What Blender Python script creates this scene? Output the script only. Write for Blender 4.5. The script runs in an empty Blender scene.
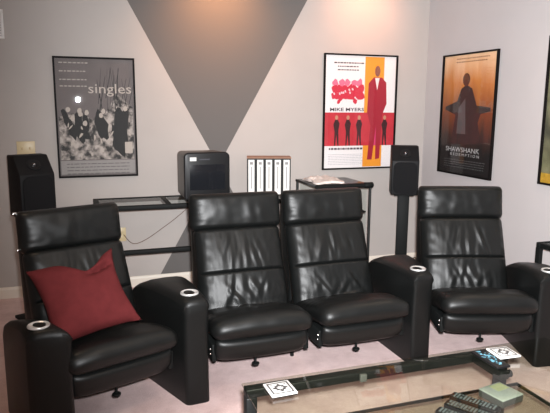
import bpy, bmesh, math, random
from mathutils import Vector, Matrix, noise
random.seed(7)
C = bpy.context.scene.collection
S = bpy.context.scene
PI = math.pi

# ------------------------------------------------------------------ camera
cam_d = bpy.data.cameras.new('camera'); cam = bpy.data.objects.new('camera', cam_d); C.objects.link(cam)
CAM = Vector((0, 0, 1.527))
r_ = Vector((0.94679, -0.32180, 0.00621)); u_ = Vector((0.04954, 0.16477, 0.98509)); f_ = Vector((0.31803, 0.93236, -0.17195))
cam.matrix_world = Matrix(((r_.x, u_.x, -f_.x, CAM.x), (r_.y, u_.y, -f_.y, CAM.y), (r_.z, u_.z, -f_.z, CAM.z), (0, 0, 0, 1)))
cam_d.sensor_width = 36; cam_d.lens = 36 * 580.0 / 550; cam_d.clip_start = .05
S.camera = cam
# ------------------------------------------------------------------ world, light, exposure
w = bpy.data.worlds.new('world'); S.world = w; w.use_nodes = True
w.node_tree.nodes['Background'].inputs[0].default_value = (.8, .8, .85, 1)
w.node_tree.nodes['Background'].inputs[1].default_value = .05
S.view_settings.view_transform = 'Standard'; S.view_settings.look = 'None'
S.view_settings.exposure = 0.0; S.view_settings.gamma = 1; S.view_settings.use_curve_mapping = False

def lamp(name, kind, loc, energy, col, target=None, **kw):
    d = bpy.data.lights.new(name, kind); d.energy = energy; d.color = col
    for k, v in kw.items(): setattr(d, k, v)
    o = bpy.data.objects.new(name, d); C.objects.link(o); o.location = loc
    if target is not None:
        o.rotation_euler = (Vector(target) - Vector(loc)).to_track_quat('-Z', 'Y').to_euler()
    return o
# the camera's flash, just above and right of the lens
lamp('flash', 'SPOT', (.05, .02, 1.60), 1400, (.975, .985, 1), (2.75, 4.0, 1.35), spot_size=math.radians(97), spot_blend=1, shadow_soft_size=.032)
# the room's recessed ceiling lamps: two wash the back wall
lamp('ceiling_spot_wall', 'SPOT', (1.16, 4.42, 2.6), 60, (1, .42, .15), (1.16, 4.875, 2.25), spot_size=math.radians(120), spot_blend=1, shadow_soft_size=.04)
lamp('ceiling_spot_poster', 'SPOT', (2.48, 4.42, 2.6), 28, (1, .42, .22), (2.48, 4.875, 2.3), spot_size=math.radians(120), spot_blend=1, shadow_soft_size=.04)
for i, (x, y, e) in enumerate([(-.7, 3.0, 26), (1.0, 1.2, 34), (2.6, 2.6, 28), (-.8, .8, 18)]):  # unseen lamps under the ceiling, added as warm ambient fill
    lamp('ambient_fill_lamp', 'SPOT', (x, y, 2.59), e, (1, .74, .52), (x, y, 0), spot_size=math.radians(150), spot_blend=.8, shadow_soft_size=.07)

# ------------------------------------------------------------------ materials
def mat(name, col, rough=.5, metal=0, spec=.5, noise_amt=0, noise_scale=30, bump=0, bump_scale=200, bump_dist=.002, coat=0, sheen=0, voro=0, emit=None):
    m = bpy.data.materials.new(name); m.use_nodes = True
    nt = m.node_tree; b = nt.nodes['Principled BSDF']
    c4 = (*col, 1)
    b.inputs['Base Color'].default_value = c4; b.inputs['Roughness'].default_value = rough
    b.inputs['Metallic'].default_value = metal; b.inputs['Specular IOR Level'].default_value = spec
    b.inputs['Coat Weight'].default_value = coat; b.inputs['Coat Roughness'].default_value = .05
    b.inputs['Sheen Weight'].default_value = sheen
    tc = nt.nodes.new('ShaderNodeTexCoord')
    if noise_amt:
        n = nt.nodes.new('ShaderNodeTexNoise'); n.inputs['Scale'].default_value = noise_scale; n.inputs['Detail'].default_value = 5
        nt.links.new(tc.outputs['Object'], n.inputs['Vector'])
        mx = nt.nodes.new('ShaderNodeMix'); mx.data_type = 'RGBA'
        mx.inputs[6].default_value = tuple(max(0, v * (1 - noise_amt)) for v in col) + (1,)
        mx.inputs[7].default_value = tuple(min(1, v * (1 + noise_amt)) for v in col) + (1,)
        nt.links.new(n.outputs['Fac'], mx.inputs[0]); nt.links.new(mx.outputs[2], b.inputs['Base Color'])
    if bump:
        if voro:
            n2 = nt.nodes.new('ShaderNodeTexVoronoi'); n2.inputs['Scale'].default_value = bump_scale; out = n2.outputs['Distance']
        else:
            n2 = nt.nodes.new('ShaderNodeTexNoise'); n2.inputs['Scale'].default_value = bump_scale; n2.inputs['Detail'].default_value = 3; out = n2.outputs['Fac']
        nt.links.new(tc.outputs['Object'], n2.inputs['Vector'])
        bp = nt.nodes.new('ShaderNodeBump'); bp.inputs['Strength'].default_value = bump; bp.inputs['Distance'].default_value = bump_dist
        nt.links.new(out, bp.inputs['Height']); nt.links.new(bp.outputs['Normal'], b.inputs['Normal'])
    return m
def glass_mat(name, tint, refl=1.0, rough=.01):
    m = bpy.data.materials.new(name); m.use_nodes = True; nt = m.node_tree
    nt.nodes.clear()
    o = nt.nodes.new('ShaderNodeOutputMaterial'); mx = nt.nodes.new('ShaderNodeMixShader')
    t = nt.nodes.new('ShaderNodeBsdfTransparent'); t.inputs[0].default_value = (*tint, 1)
    g = nt.nodes.new('ShaderNodeBsdfGlossy'); g.inputs['Roughness'].default_value = rough
    fr = nt.nodes.new('ShaderNodeFresnel'); fr.inputs[0].default_value = 1.5
    mu = nt.nodes.new('ShaderNodeMath'); mu.operation = 'MULTIPLY'; mu.inputs[1].default_value = refl
    # reflect on the outer side of each face only
    ge = nt.nodes.new('ShaderNodeNewGeometry'); sub = nt.nodes.new('ShaderNodeMath'); sub.operation = 'SUBTRACT'; sub.inputs[0].default_value = 1
    m2 = nt.nodes.new('ShaderNodeMath'); m2.operation = 'MULTIPLY'
    nt.links.new(ge.outputs['Backfacing'], sub.inputs[1]); nt.links.new(fr.outputs[0], mu.inputs[0])
    nt.links.new(mu.outputs[0], m2.inputs[0]); nt.links.new(sub.outputs[0], m2.inputs[1])
    nt.links.new(m2.outputs[0], mx.inputs[0]); nt.links.new(t.outputs[0], mx.inputs[1]); nt.links.new(g.outputs[0], mx.inputs[2])
    nt.links.new(mx.outputs[0], o.inputs[0])
    return m
M = {}
M['leather'] = mat('black_leather', (.0052, .0058, .0058), .40, spec=.30, noise_amt=.25, noise_scale=14, bump=.22, bump_scale=340, bump_dist=.0012, voro=1)
M['leather_side'] = mat('black_leather_panel', (.005, .0055, .0055), .42, spec=.26, noise_amt=.2, noise_scale=10, bump=.25, bump_scale=300, bump_dist=.0012, voro=1)
M['blackmetal'] = mat('black_painted_metal', (.006, .007, .007), .6, spec=.15, noise_amt=.15, noise_scale=40)
M['tablemetal'] = mat('dark_grey_metal', (.010, .011, .011), .45, spec=.35, noise_amt=.2, noise_scale=30)
M['chrome'] = mat('brushed_chrome', (.75, .75, .74), .22, metal=1, noise_amt=.05, noise_scale=80)
M['cupsteel'] = mat('satin_steel', (.62, .61, .60), .35, metal=.45, noise_amt=.08, noise_scale=60)
M['plastic'] = mat('black_plastic', (.008, .008, .009), .38, spec=.3, noise_amt=.1, noise_scale=30)
M['grille'] = mat('speaker_cloth', (.008, .008, .009), .9, spec=.2, bump=.6, bump_scale=600, bump_dist=.001)
M['veneer'] = mat('black_ash_veneer', (.007, .007, .008), .55, spec=.2, noise_amt=.35, noise_scale=25)
M['white'] = mat('white_paint', (.72, .70, .68), .5, noise_amt=.03)
M['trim'] = mat('off_white_trim_paint', (.72, .66, .58), .45, noise_amt=.03, noise_scale=8)
M['almond'] = mat('almond_plastic', (.58, .47, .28), .4, noise_amt=.03)
M['paper'] = mat('white_paper', (.75, .73, .70), .8, noise_amt=.04)
M['red_velvet'] = mat('dark_red_velvet', (.100, .0165, .018), .9, spec=.1, noise_amt=.25, noise_scale=22, sheen=.0, bump=.4, bump_scale=260, bump_dist=.001)
M['pane'] = glass_mat('poster_glass', (.98, .98, .98), .7, .012)
M['tglass'] = glass_mat('table_glass', (.85, .862, .81), .75, .01)
M['cglass'] = glass_mat('console_glass', (.95, .975, .97), .8, .01)
M['greyplastic'] = mat('grey_plastic', (.12, .113, .104), .5, noise_amt=.06)

# ------------------------------------------------------------------ helpers
def tag(o, label, cat=None, group=None):
    o['label'] = label
    if cat: o['category'] = cat
    if group: o['group'] = group
    return o
def thing(name, label, cat, loc=(0, 0, 0), rz=0, group=None):
    o = bpy.data.objects.new(name, None); C.objects.link(o); o.empty_display_size = .1
    o.location = loc; o.rotation_euler = (0, 0, rz)
    return tag(o, label, cat, group)
def obj(name, bm, m, parent=None, smooth=False, bevel=0, seg=2, angle=35):
    me = bpy.data.meshes.new(name); bmesh.ops.recalc_face_normals(bm, faces=bm.faces[:]); bm.to_mesh(me); bm.free()
    for mm in (m if isinstance(m, (list, tuple)) else [m]): me.materials.append(mm)
    o = bpy.data.objects.new(name, me); C.objects.link(o)
    if parent: o.parent = parent
    if smooth or bevel:
        for p in me.polygons: p.use_smooth = True
    if bevel:
        md = o.modifiers.new('bevel', 'BEVEL'); md.width = bevel; md.segments = seg; md.limit_method = 'ANGLE'; md.angle_limit = math.radians(angle); md.harden_normals = False
    elif smooth:
        try: me.set_sharp_from_angle(angle=math.radians(50))
        except Exception: pass
    return o
def bx(bm, x0, x1, y0, y1, z0, z1, mi=0, mx=None):
    vs = [bm.verts.new((x, y, z)) for x in (x0, x1) for y in (y0, y1) for z in (z0, z1)]
    if mx is not None:
        for v in vs: v.co = mx @ v.co
    for f in ((0, 1, 3, 2), (4, 6, 7, 5), (0, 4, 5, 1), (2, 3, 7, 6), (0, 2, 6, 4), (1, 5, 7, 3)):
        fc = bm.faces.new([vs[i] for i in f]); fc.material_index = mi
    return bm
def box(*a, **k): return bx(bmesh.new(), *a, **k)
def tube(bm, pts, r, n=10, mi=0):
    pts = [Vector(p) for p in pts]; rings = []
    for i, p in enumerate(pts):
        d = (pts[min(i + 1, len(pts) - 1)] - pts[max(i - 1, 0)]).normalized()
        a = d.orthogonal().normalized() if i == 0 else (a - d * a.dot(d)).normalized()
        b = d.cross(a)
        rr = r[i] if isinstance(r, (list, tuple)) else r
        rings.append([bm.verts.new(p + rr * (math.cos(t) * a + math.sin(t) * b)) for t in [2 * PI * k / n for k in range(n)]])
    for A, B in zip(rings, rings[1:]):
        for k in range(n): bm.faces.new((A[k], A[(k + 1) % n], B[(k + 1) % n], B[k])).material_index = mi
    bm.faces.new(rings[0][::-1]).material_index = mi; bm.faces.new(rings[-1]).material_index = mi
    return bm
def lathe(bm, prof, n=28, center=(0, 0, 0), mx=None, mi=0):
    rings = []
    for r, z in prof:
        ring = []
        for k in range(n):
            p = Vector((center[0] + r * math.cos(2 * PI * k / n), center[1] + r * math.sin(2 * PI * k / n), center[2] + z))
            ring.append(bm.verts.new(mx @ p if mx is not None else p))
        rings.append(ring)
    for A, B in zip(rings, rings[1:]):
        for k in range(n): bm.faces.new((A[k], A[(k + 1) % n], B[(k + 1) % n], B[k])).material_index = mi
    bm.faces.new(rings[0][::-1]).material_index = mi; bm.faces.new(rings[-1]).material_index = mi
    return bm
def prism(bm, poly, z0, z1, mx=None, mi=0):
    a = [bm.verts.new((x, y, z0)) for x, y in poly]; b = [bm.verts.new((x, y, z1)) for x, y in poly]
    if mx is not None:
        for v in a + b: v.co = mx @ v.co
    n = len(poly)
    fs = [bm.faces.new(a[::-1]), bm.faces.new(b)]
    for k in range(n): fs.append(bm.faces.new((a[k], a[(k + 1) % n], b[(k + 1) % n], b[k])))
    for f in fs: f.material_index = mi
    return bm
def sm(a, b, x):
    t = max(0, min(1, (x - a) / (b - a))); return t * t * (3 - 2 * t)

# ------------------------------------------------------------------ the room
XR, YB, ZC = 3.173, 4.875, 2.62
XL, YF = -2.4, -1.6
def wall_paint():
    # pale warm grey with a charcoal hourglass: two straight diagonals crossing
    m = mat('wall_paint_with_charcoal_hourglass', (.5, .45, .42), .75, spec=.25, bump=.25, bump_scale=220, bump_dist=.001)
    nt = m.node_tree; b = nt.nodes['Principled BSDF']
    g = nt.nodes.new('ShaderNodeNewGeometry'); s = nt.nodes.new('ShaderNodeSeparateXYZ'); nt.links.new(g.outputs['Position'], s.inputs[0])
    def mth(op, a, c):
        n = nt.nodes.new('ShaderNodeMath'); n.operation = op
        for i, v in enumerate((a, c)):
            if isinstance(v, (int, float)): n.inputs[i].default_value = v
            else: nt.links.new(v, n.inputs[i])
        return n.outputs[0]
    # line A through (.427,2.332) and (1.073,1.142); line B through (1.946,2.424) and (.627,.09)
    xa = mth('ADD', mth('MULTIPLY', mth('SUBTRACT', s.outputs[2], 2.332), (1.073 - .427) / (1.142 - 2.332)), .427)
    xb = mth('ADD', mth('MULTIPLY', mth('SUBTRACT', s.outputs[2], 2.424), (1.946 - .627) / (2.424 - .09)), 1.946)
    prod = mth('MULTIPLY', mth('SUBTRACT', s.outputs[0], xa), mth('SUBTRACT', s.outputs[0], xb))
    inside = mth('LESS_THAN', prod, 0.0)
    n = nt.nodes.new('ShaderNodeTexNoise'); n.inputs['Scale'].default_value = 3; n.inputs['Detail'].default_value = 6
    nt.links.new(g.outputs['Position'], n.inputs['Vector'])
    m1 = nt.nodes.new('ShaderNodeMix'); m1.data_type = 'RGBA'; m1.inputs[6].default_value = (.395, .36, .338, 1); m1.inputs[7].default_value = (.455, .418, .396, 1)
    nt.links.new(n.outputs['Fac'], m1.inputs[0])
    m2 = nt.nodes.new('ShaderNodeMix'); m2.data_type = 'RGBA'; m2.inputs[7].default_value = (.125, .117, .113, 1)
    nt.links.new(inside, m2.inputs[0]); nt.links.new(m1.outputs[2], m2.inputs[6]); nt.links.new(m2.outputs[2], b.inputs['Base Color'])
    return m
def carpet_mat():
    m = mat('pinkish_beige_carpet', (.5, .4, .39), .95, spec=.1, bump=.9, bump_scale=260, bump_dist=.006, sheen=.2)
    nt = m.node_tree; b = nt.nodes['Principled BSDF']; tc = nt.nodes.new('ShaderNodeTexCoord')
    n = nt.nodes.new('ShaderNodeTexNoise'); n.inputs['Scale'].default_value = 5; n.inputs['Detail'].default_value = 8; n.inputs['Roughness'].default_value = .7
    nt.links.new(tc.outputs['Object'], n.inputs['Vector'])
    n2 = nt.nodes.new('ShaderNodeTexNoise'); n2.inputs['Scale'].default_value = 180; n2.inputs['Detail'].default_value = 2
    nt.links.new(tc.outputs['Object'], n2.inputs['Vector'])
    ad = nt.nodes.new('ShaderNodeMath'); ad.operation = 'ADD'; ad.inputs[1].default_value = 0
    mu = nt.nodes.new('ShaderNodeMath'); mu.operation = 'MULTIPLY_ADD'; mu.inputs[1].default_value = .5; mu.inputs[2].default_value = -.05
    nt.links.new(n2.outputs['Fac'], mu.inputs[0]); nt.links.new(mu.outputs[0], ad.inputs[1]); nt.links.new(n.outputs['Fac'], ad.inputs[0])
    cr = nt.nodes.new('ShaderNodeValToRGB'); cr.color_ramp.elements[0].position = .45; cr.color_ramp.elements[1].position = .95
    cr.color_ramp.elements[0].color = (.56, .375, .36, 1); cr.color_ramp.elements[1].color = (.90, .68, .66, 1)
    nt.links.new(ad.outputs[0], cr.inputs[0]); nt.links.new(cr.outputs[0], b.inputs['Base Color'])
    return m
def struct(name, bm, m, label=None, **k):
    o = obj(name, bm, m, **k); o['kind'] = 'structure'
    if label: o['label'] = label
    return o
M['wall'] = wall_paint()
M['wallr'] = mat('pale_grey_wall_paint', (.47, .44, .44), .75, spec=.25, noise_amt=.05, noise_scale=3, bump=.25, bump_scale=220, bump_dist=.001)
T = .12
struct('floor', box(XL - T, XR + T, YF - T, YB + T, -.1, 0), carpet_mat(), 'pinkish beige carpeted floor')
struct('wall_back', box(XL - T, XR + T, YB, YB + T, 0, ZC), M['wall'], 'pale grey back wall painted with a charcoal hourglass')
struct('wall_right', box(XR, XR + T, YF - T, YB, 0, ZC), M['wallr'], 'pale grey right wall')
struct('wall_left', box(XL - T, XL, YF - T, YB, 0, ZC), M['wallr'], 'grey left wall')
struct('wall_front', box(XL, XR, YF - T, YF, 0, ZC), M['wallr'], 'grey wall behind the camera')
struct('ceiling', box(XL - T, XR + T, YF - T, YB + T, ZC, ZC + .1), mat('ceiling_paint', (.6, .57, .54), .85, noise_amt=.03), 'pale ceiling')
def base_prof(t): return [(0, 0), (.014, 0), (.014, .07), (.009, .085), (.004, .09), (0, .09)]
bm = bmesh.new(); pr = [(-d, z) for d, z in base_prof(0)]
a = [bm.verts.new((XL, YB + d, z)) for d, z in pr]; b = [bm.verts.new((XR, YB + d, z)) for d, z in pr]
for k in range(6): bm.faces.new((a[k], a[(k + 1) % 6], b[(k + 1) % 6], b[k]))
bm.faces.new(a); bm.faces.new(b[::-1])
struct('baseboard_back', bm, M['trim'], 'off-white baseboard along the back wall')
bm = bmesh.new()
a = [bm.verts.new((XR + d, YF, z)) for d, z in pr]; b = [bm.verts.new((XR + d, YB - .014, z)) for d, z in pr]
for k in range(6): bm.faces.new((a[k], a[(k + 1) % 6], b[(k + 1) % 6], b[k]))
bm.faces.new(a); bm.faces.new(b[::-1])
struct('baseboard_right', bm, M['trim'], 'off-white baseboard along the right wall')

# ------------------------------------------------------------------ leather seating
def cushion(path, width, thick, N=44, Mm=56, ends=.03, ex=.28, disp=None, wfun=None):
    """closed puffy slab: path = (y,z) points of its middle line, front side is the left-hand normal towards -y / +z"""
    P = [Vector((0, p[0], p[1])) for p in path]
    L = [0]
    for i in range(1, len(P)): L.append(L[-1] + (P[i] - P[i - 1]).length)
    tot = L[-1]
    def at(s):
        s = max(0, min(tot, s))
        for i in range(1, len(P)):
            if s <= L[i] + 1e-9:
                return P[i - 1].lerp(P[i], (s - L[i - 1]) / (L[i] - L[i - 1]))
        return P[-1]
    pw = 2 / ex; loop = []
    nf = Mm - 14
    for j in range(nf + 1):
        q = 1 - 2 * j / nf; u = .72 * q + .28 * math.sin(q * PI / 2)
        loop.append((u, max(0, 1 - abs(u) ** pw) ** .5))
    for j in range(1, 14):
        u = -math.sin((1 - 2 * j / 14) * PI / 2); loop.append((u, -max(0, 1 - abs(u) ** pw) ** .5))
    Mm = len(loop)
    bm = bmesh.new(); rings = []
    for i in range(N + 1):
        # stations crowded towards the ends so that they round off
        t = .5 - .5 * math.cos(PI * i / N); t = .5 * t + .5 * i / N if 0 < i < N else t
        s = t * tot
        d = (at(s + .03) - at(s - .03)).normalized()
        nrm = Vector((0, -d.z, d.y))     # front/up side
        e = min(s, tot - s); k = 1.0
        if e < ends: k = math.sqrt(max(0, 1 - (1 - e / ends) ** 2)) * .86 + .14
        c = at(s); ring = []
        wd = width * (wfun(t) if wfun else 1) - (1 - k) * ends * 1.6
        for u, v in loop:
            x = wd / 2 * u; h = thick / 2 * k * v
            p = c + nrm * h; p.x = x
            if disp and v > 0:
                p = p + nrm * disp(x / (width / 2), t) * min(1, v * 1.3) * k
            ring.append(bm.verts.new(p))
        rings.append(ring)
    for A, B in zip(rings, rings[1:]):
        for k in range(Mm): bm.faces.new((A[k], A[(k + 1) % Mm], B[(k + 1) % Mm], B[k]))
    bm.faces.new(rings[0][::-1]); bm.faces.new(rings[-1])
    return bm
def back_disp(seed):
    rs = random.Random(seed)
    folds = []
    for k in range(9):      # upper panel: folds fanning down from the top middle
        xc = -.42 + .105 * k + rs.uniform(-.04, .04)
        folds.append((xc * .9, .75 + rs.uniform(-.10, .08), xc * -.9 + rs.uniform(-.25, .25), rs.uniform(.10, .17), rs.uniform(.04, .08), rs.uniform(.003, .0065)))
    for k in range(9):      # lower panel: shorter slanting folds
        xc = -.45 + .112 * k + rs.uniform(-.05, .05)
        folds.append((xc, .32 + rs.uniform(-.09, .07), rs.uniform(-1.6, 1.6), rs.uniform(.06, .12), rs.uniform(.05, .085), rs.uniform(.004, .0075)))
    cre = [(rs.uniform(-.2, .3), .17 + rs.uniform(-.02, .03), rs.uniform(.05, .12), rs.uniform(.25, .4)) for k in range(3)]
    def f(x, t):
        bulge = .022 * (1 - x * x) * math.sin(PI * max(0, min(1, t)))
        seam = -.016 * math.exp(-((t - .535) / .0095) ** 2) * sm(.98, .86, abs(x))
        puff = .010 * (1 - abs(x) ** 4)
        h = 0
        for xc, tc, ln, lh, wd, am in folds:
            dt = (t - tc) / lh
            if abs(dt) > 1.8: continue
            dx = (x - xc - ln * (t - tc)) / wd
            h += am * (math.exp(-dx * dx) - .6 * math.exp(-(dx - 1.5) ** 2)) * math.exp(-dt * dt * 1.3)
        for xc, tc, sl, wd in cre:
            h += .007 * math.exp(-((t - tc - sl * (x - xc) * .6) / .018) ** 2) * math.exp(-((x - xc) / wd) ** 2)
        h += .003 * noise.noise(Vector((x * 5 + seed, t * 6, seed * 1.7))) + 0.0012 * noise.noise(Vector((x * 14 + seed, t * 9, seed * .7)))
        h += .0012 * sm(.55, .95, abs(x)) * math.sin(t * 55 + x * 9 + seed)
        return bulge + seam + puff + h * sm(.02, .08, t) * sm(1, .94, t)
    return f
def head_disp(seed):
    rs = random.Random(seed)
    fs = [(rs.uniform(-.4, .5), rs.uniform(-.25, .25), rs.uniform(.07, .13), rs.uniform(.0012, .003)) for k in range(6)]
    def f(x, t):
        h = .012 * (1 - abs(x) ** 3) * math.sin(PI * t)
        for xc, ln, wd, am in fs:
            h += am * math.exp(-((x - xc - ln * (t - .4)) / wd) ** 2) * math.exp(-((t - .4) / .3) ** 2)
        # puckers at the side seams
        h += .0008 * sm(.6, .95, abs(x)) * math.sin(t * 40 + seed)
        return h + .003 * noise.noise(Vector((x * 5 + seed, t * 4, 3)))
    return f
def seat_disp(seed):
    def f(x, t):
        h = .010 * (1 - x * x)
        h += .0018 * sm(.45, .9, abs(x)) * math.sin(t * 60 + 7 * x) * sm(.02, .2, t) * sm(.7, .4, t)
        h += .006 * noise.noise(Vector((x * 3 + seed, t * 4, seed)))
        return h
    return f
def seat_unit(parent, x0, seed, ztop=1.0, width=.575, hw=.56, pins=False, bx0=None):
    """seat cushion, footrest, back cushion, head cushion and works of one seat; x0 = its centre along the front line"""
    def put(o): o.location.x = x0; return o
    def putb(o): o.location.x = x0 if bx0 is None else bx0; return o
    put(obj('seat_cushion', cushion([(-.035, .350), (.0, .382), (.12, .370), (.32, .310), (.56, .250)], width, .132, ends=.066, disp=seat_disp(seed), ex=.3), M['leather'], parent, smooth=True))
    put(obj('footrest', cushion([(.060, .212), (.032, .262), (.018, .330)], width - .04, .080, N=16, ends=.034, ex=.3, disp=lambda x, t: .006 * (1 - x * x)), M['leather'], parent, smooth=True))
    k = ztop - 1.0
    bk = putb(obj('back_cushion', cushion([(.408, .235), (.455, .385), (.532, .575), (.590, .72 + k * .6), (.618, .785 + k)], width - .006, .135, N=110, Mm=110, ends=.036, disp=back_disp(seed), ex=.26, wfun=lambda t: 1 - .03 * t), M['leather'], parent, smooth=True))
    hd = putb(obj('head_cushion', cushion([(.620, .778 + k), (.637, .87 + k), (.650, .94 + k), (.662, .995 + k)], hw, .135, N=44, Mm=74, ends=.036, disp=head_disp(seed + 3), ex=.26), M['leather'], parent, smooth=True))
    # back shell behind the cushions, down to the base
    putb(obj('back_shell', prism(bmesh.new(), [(.62, .06), (.70, .06), (.78, .80), (.74, .96 + k), (.70, .95 + k), (.56, .40)], -hw / 2 + .03, hw / 2 - .03, Matrix(((0, 0, 1, 0), (1, 0, 0, 0), (0, 1, 0, 0), (0, 0, 0, 1)))), M['leather_side'], parent, bevel=.02))
    # chrome hinge pins of the adjustable head cushion
    for z, y in ((.80 + k, .635), (.985 + k, .67)) if pins else ():
        obj('hinge_pin', tube(bmesh.new(), [(-hw / 2 - .008, y, z), (-hw / 2, y, z), (-hw / 2 + .012, y, z)], [.007, .009, .006], 12), M['chrome'], hd, smooth=True)
    # works below the seat
    b = bmesh.new(); bx(b, -width / 2 + .02, width / 2 - .02, .12, .60, .20, .245)
    bx(b, -width / 2 + .01, -width / 2 + .035, .03, .60, .205, .30); bx(b, width / 2 - .035, width / 2 - .01, .03, .60, .205, .30)
    put(obj('recliner_mechanism', b, M['blackmetal'], parent, bevel=.004))
    b = bmesh.new(); lathe(b, [(.006, .07), (.006, .012), (.020, .010), (.021, .004), (.018, 0)], 16, (-.03, .045, .152)); 
    put(obj('footrest_stop', b, M['blackmetal'], parent, smooth=True))
    b = bmesh.new()
    for z in (.262, .288): lathe(b, [(.0035, 0), (.004, .003), (.002, .005)], 10, mx=Matrix.Translation((-width / 2 - .004, .012, z)) @ Matrix.Rotation(PI / 2, 4, 'X'))
    put(obj('mechanism_rivet', b, M['chrome'], parent, smooth=True))
def arm(parent, inv, fl, fr, bl, br, zf=.562, zr=.545, name='armrest', cupf=.17, cupu=.5):
    """leather arm: front corners fl, fr and rear corners bl, br on the ground (world), turned to the parent's frame by inv"""
    fl, fr, bl, br = [Vector((p[0], p[1], 0)) for p in (fl, fr, bl, br)]
    prof = []   # (v, z) round the side outline from front bottom up and back
    top = [(0, zf - .035), (.012, zf - .012), (.05, zf), (.25, zf + .006), (.55, zf + (zr - zf) * .5 + .008), (.80, zr), (.93, zr - .03), (1.0, zr - .10)]
    zs = [0.0, .12, .25, .38, .48]
    prof = [(0.0 - .0 + .014 * math.sin(PI * z / .55), z) for z in zs] + top + [(1.0, .3), (1.0, .0)]
    bm = bmesh.new(); NU = 10; cols = []
    for v, z in prof:
        L = fl.lerp(bl, v); R = fr.lerp(br, v); row = []
        wd = (R - L).length
        for i in range(NU + 1):
            u = i / NU
            a = PI * (1 - u); uu = .5 - .5 * math.copysign(abs(math.cos(PI * u)) ** .55, math.cos(PI * u))
            crown = 0
            if z > .40:
                q = abs(2 * uu - 1)
                crown = -.030 * q ** 5 * sm(.40, .52, z) + .006 * (1 - q * q) * sm(.45, .52, z)
            inset = -.022 * max(0, abs(2 * uu - 1)) ** 8 if v < .02 and z < .53 else 0
            p = L.lerp(R, uu)
            dirb = ((bl + br) / 2 - (fl + fr) / 2).normalized()
            p = p - dirb * inset
            p.z = z + crown
            row.append(bm.verts.new(inv @ p))
        cols.append(row)
    for A, B in zip(cols, cols[1:]):
        for i in range(NU): bm.faces.new((A[i], A[i + 1], B[i + 1], B[i]))
    for s in (0, NU):
        bm.faces.new([c[s] for c in cols])
    bm.faces.new([cols[0][i] for i in range(NU + 1)] + [cols[-1][i] for i in range(NU, -1, -1)])
    a = obj(name, bm, M['leather_side'], parent, bevel=.016, seg=3, angle=50)
    c = fl.lerp(bl, cupf).lerp(fr.lerp(br, cupf), cupu); c.z = zf + .004
    c = inv @ c
    cup = obj('cup_holder', lathe(bmesh.new(), [(.036, 0), (.047, .002), (.048, .007), (.045, .011), (.041, .010), (.038, .006), (.024, .0035), (.006, .0030)], 32, c), M['cupsteel'], a, smooth=True)
    return a
def frame_of(loc, rz):
    return Matrix.Translation(loc) @ Matrix.Rotation(rz, 4, 'Z')
def dirv(deg): return Vector((-math.sin(math.radians(deg)), math.cos(math.radians(deg)), 0))
def V2(x, y): return Vector((x, y, 0))
AL = .56
# left recliner
OL = Vector((.165, 2.66, 0)); aL = math.radians(20)
lc = thing('recliner', 'black leather recliner at the left with a red pillow on it and two arms', 'recliner', OL, aL, 'home cinema seating')
inv = frame_of(OL, aL).inverted()
seat_unit(lc, .0, 11, ztop=.985, width=.56, hw=.55, pins=True)
f0, f1 = V2(-.245, 2.555), V2(-.055, 2.545)
arm(lc, inv, f0, f1, V2(-.392, 2.985), f1 + dirv(33) * .50, zf=.558, zr=.505, cupf=.17, cupu=.42)
f0, f1 = V2(.468, 2.755), V2(.598, 2.765)
arm(lc, inv, f0, f1, f0 + dirv(21.5) * .60, f1 + dirv(3) * .60, zf=.562, zr=.55)
# middle loveseat
OM = Vector((1.195, 2.765, 0)); aM = math.radians(0.5)
ls = thing('loveseat', 'two-seat black leather reclining loveseat in the middle', 'loveseat', OM, aM, 'home cinema seating')
inv = frame_of(OM, aM).inverted()
seat_unit(ls, -.312, 23, width=.562, hw=.572, bx0=-.289)
seat_unit(ls, .290, 37, width=.562, hw=.560, bx0=.298)
f0, f1 = V2(1.815, 2.80), V2(1.953, 2.81)
arm(ls, inv, f0, f1, f0 + dirv(.5) * .60, f1 + dirv(-17) * .60, zf=.558, zr=.55)
obj('leg', tube(bmesh.new(), [(.005, .40, 0), (.005, .40, .24)], .012, 12), M['blackmetal'], ls, smooth=True)
b = bmesh.new(); tube(b, [(-.55, .30, .2), (.55, .30, .2)], .012, 10)
obj('cross_tube', b, M['blackmetal'], ls, smooth=True)
# right recliner
OR = Vector((2.237, 2.655, 0)); aR = math.radians(-18)
rc = thing('recliner', 'black leather recliner at the right in front of the corner of the room', 'recliner', OR, aR, 'home cinema seating')
inv = frame_of(OR, aR).inverted()
seat_unit(rc, .0, 53, width=.575, hw=.57)
f0, f1 = V2(2.502, 2.56), V2(2.682, 2.535)
arm(rc, inv, f0, f1, f0 + dirv(-19) * .58, f1 + dirv(-27) * .50, zf=.558, zr=.52, cupf=.17)

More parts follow.
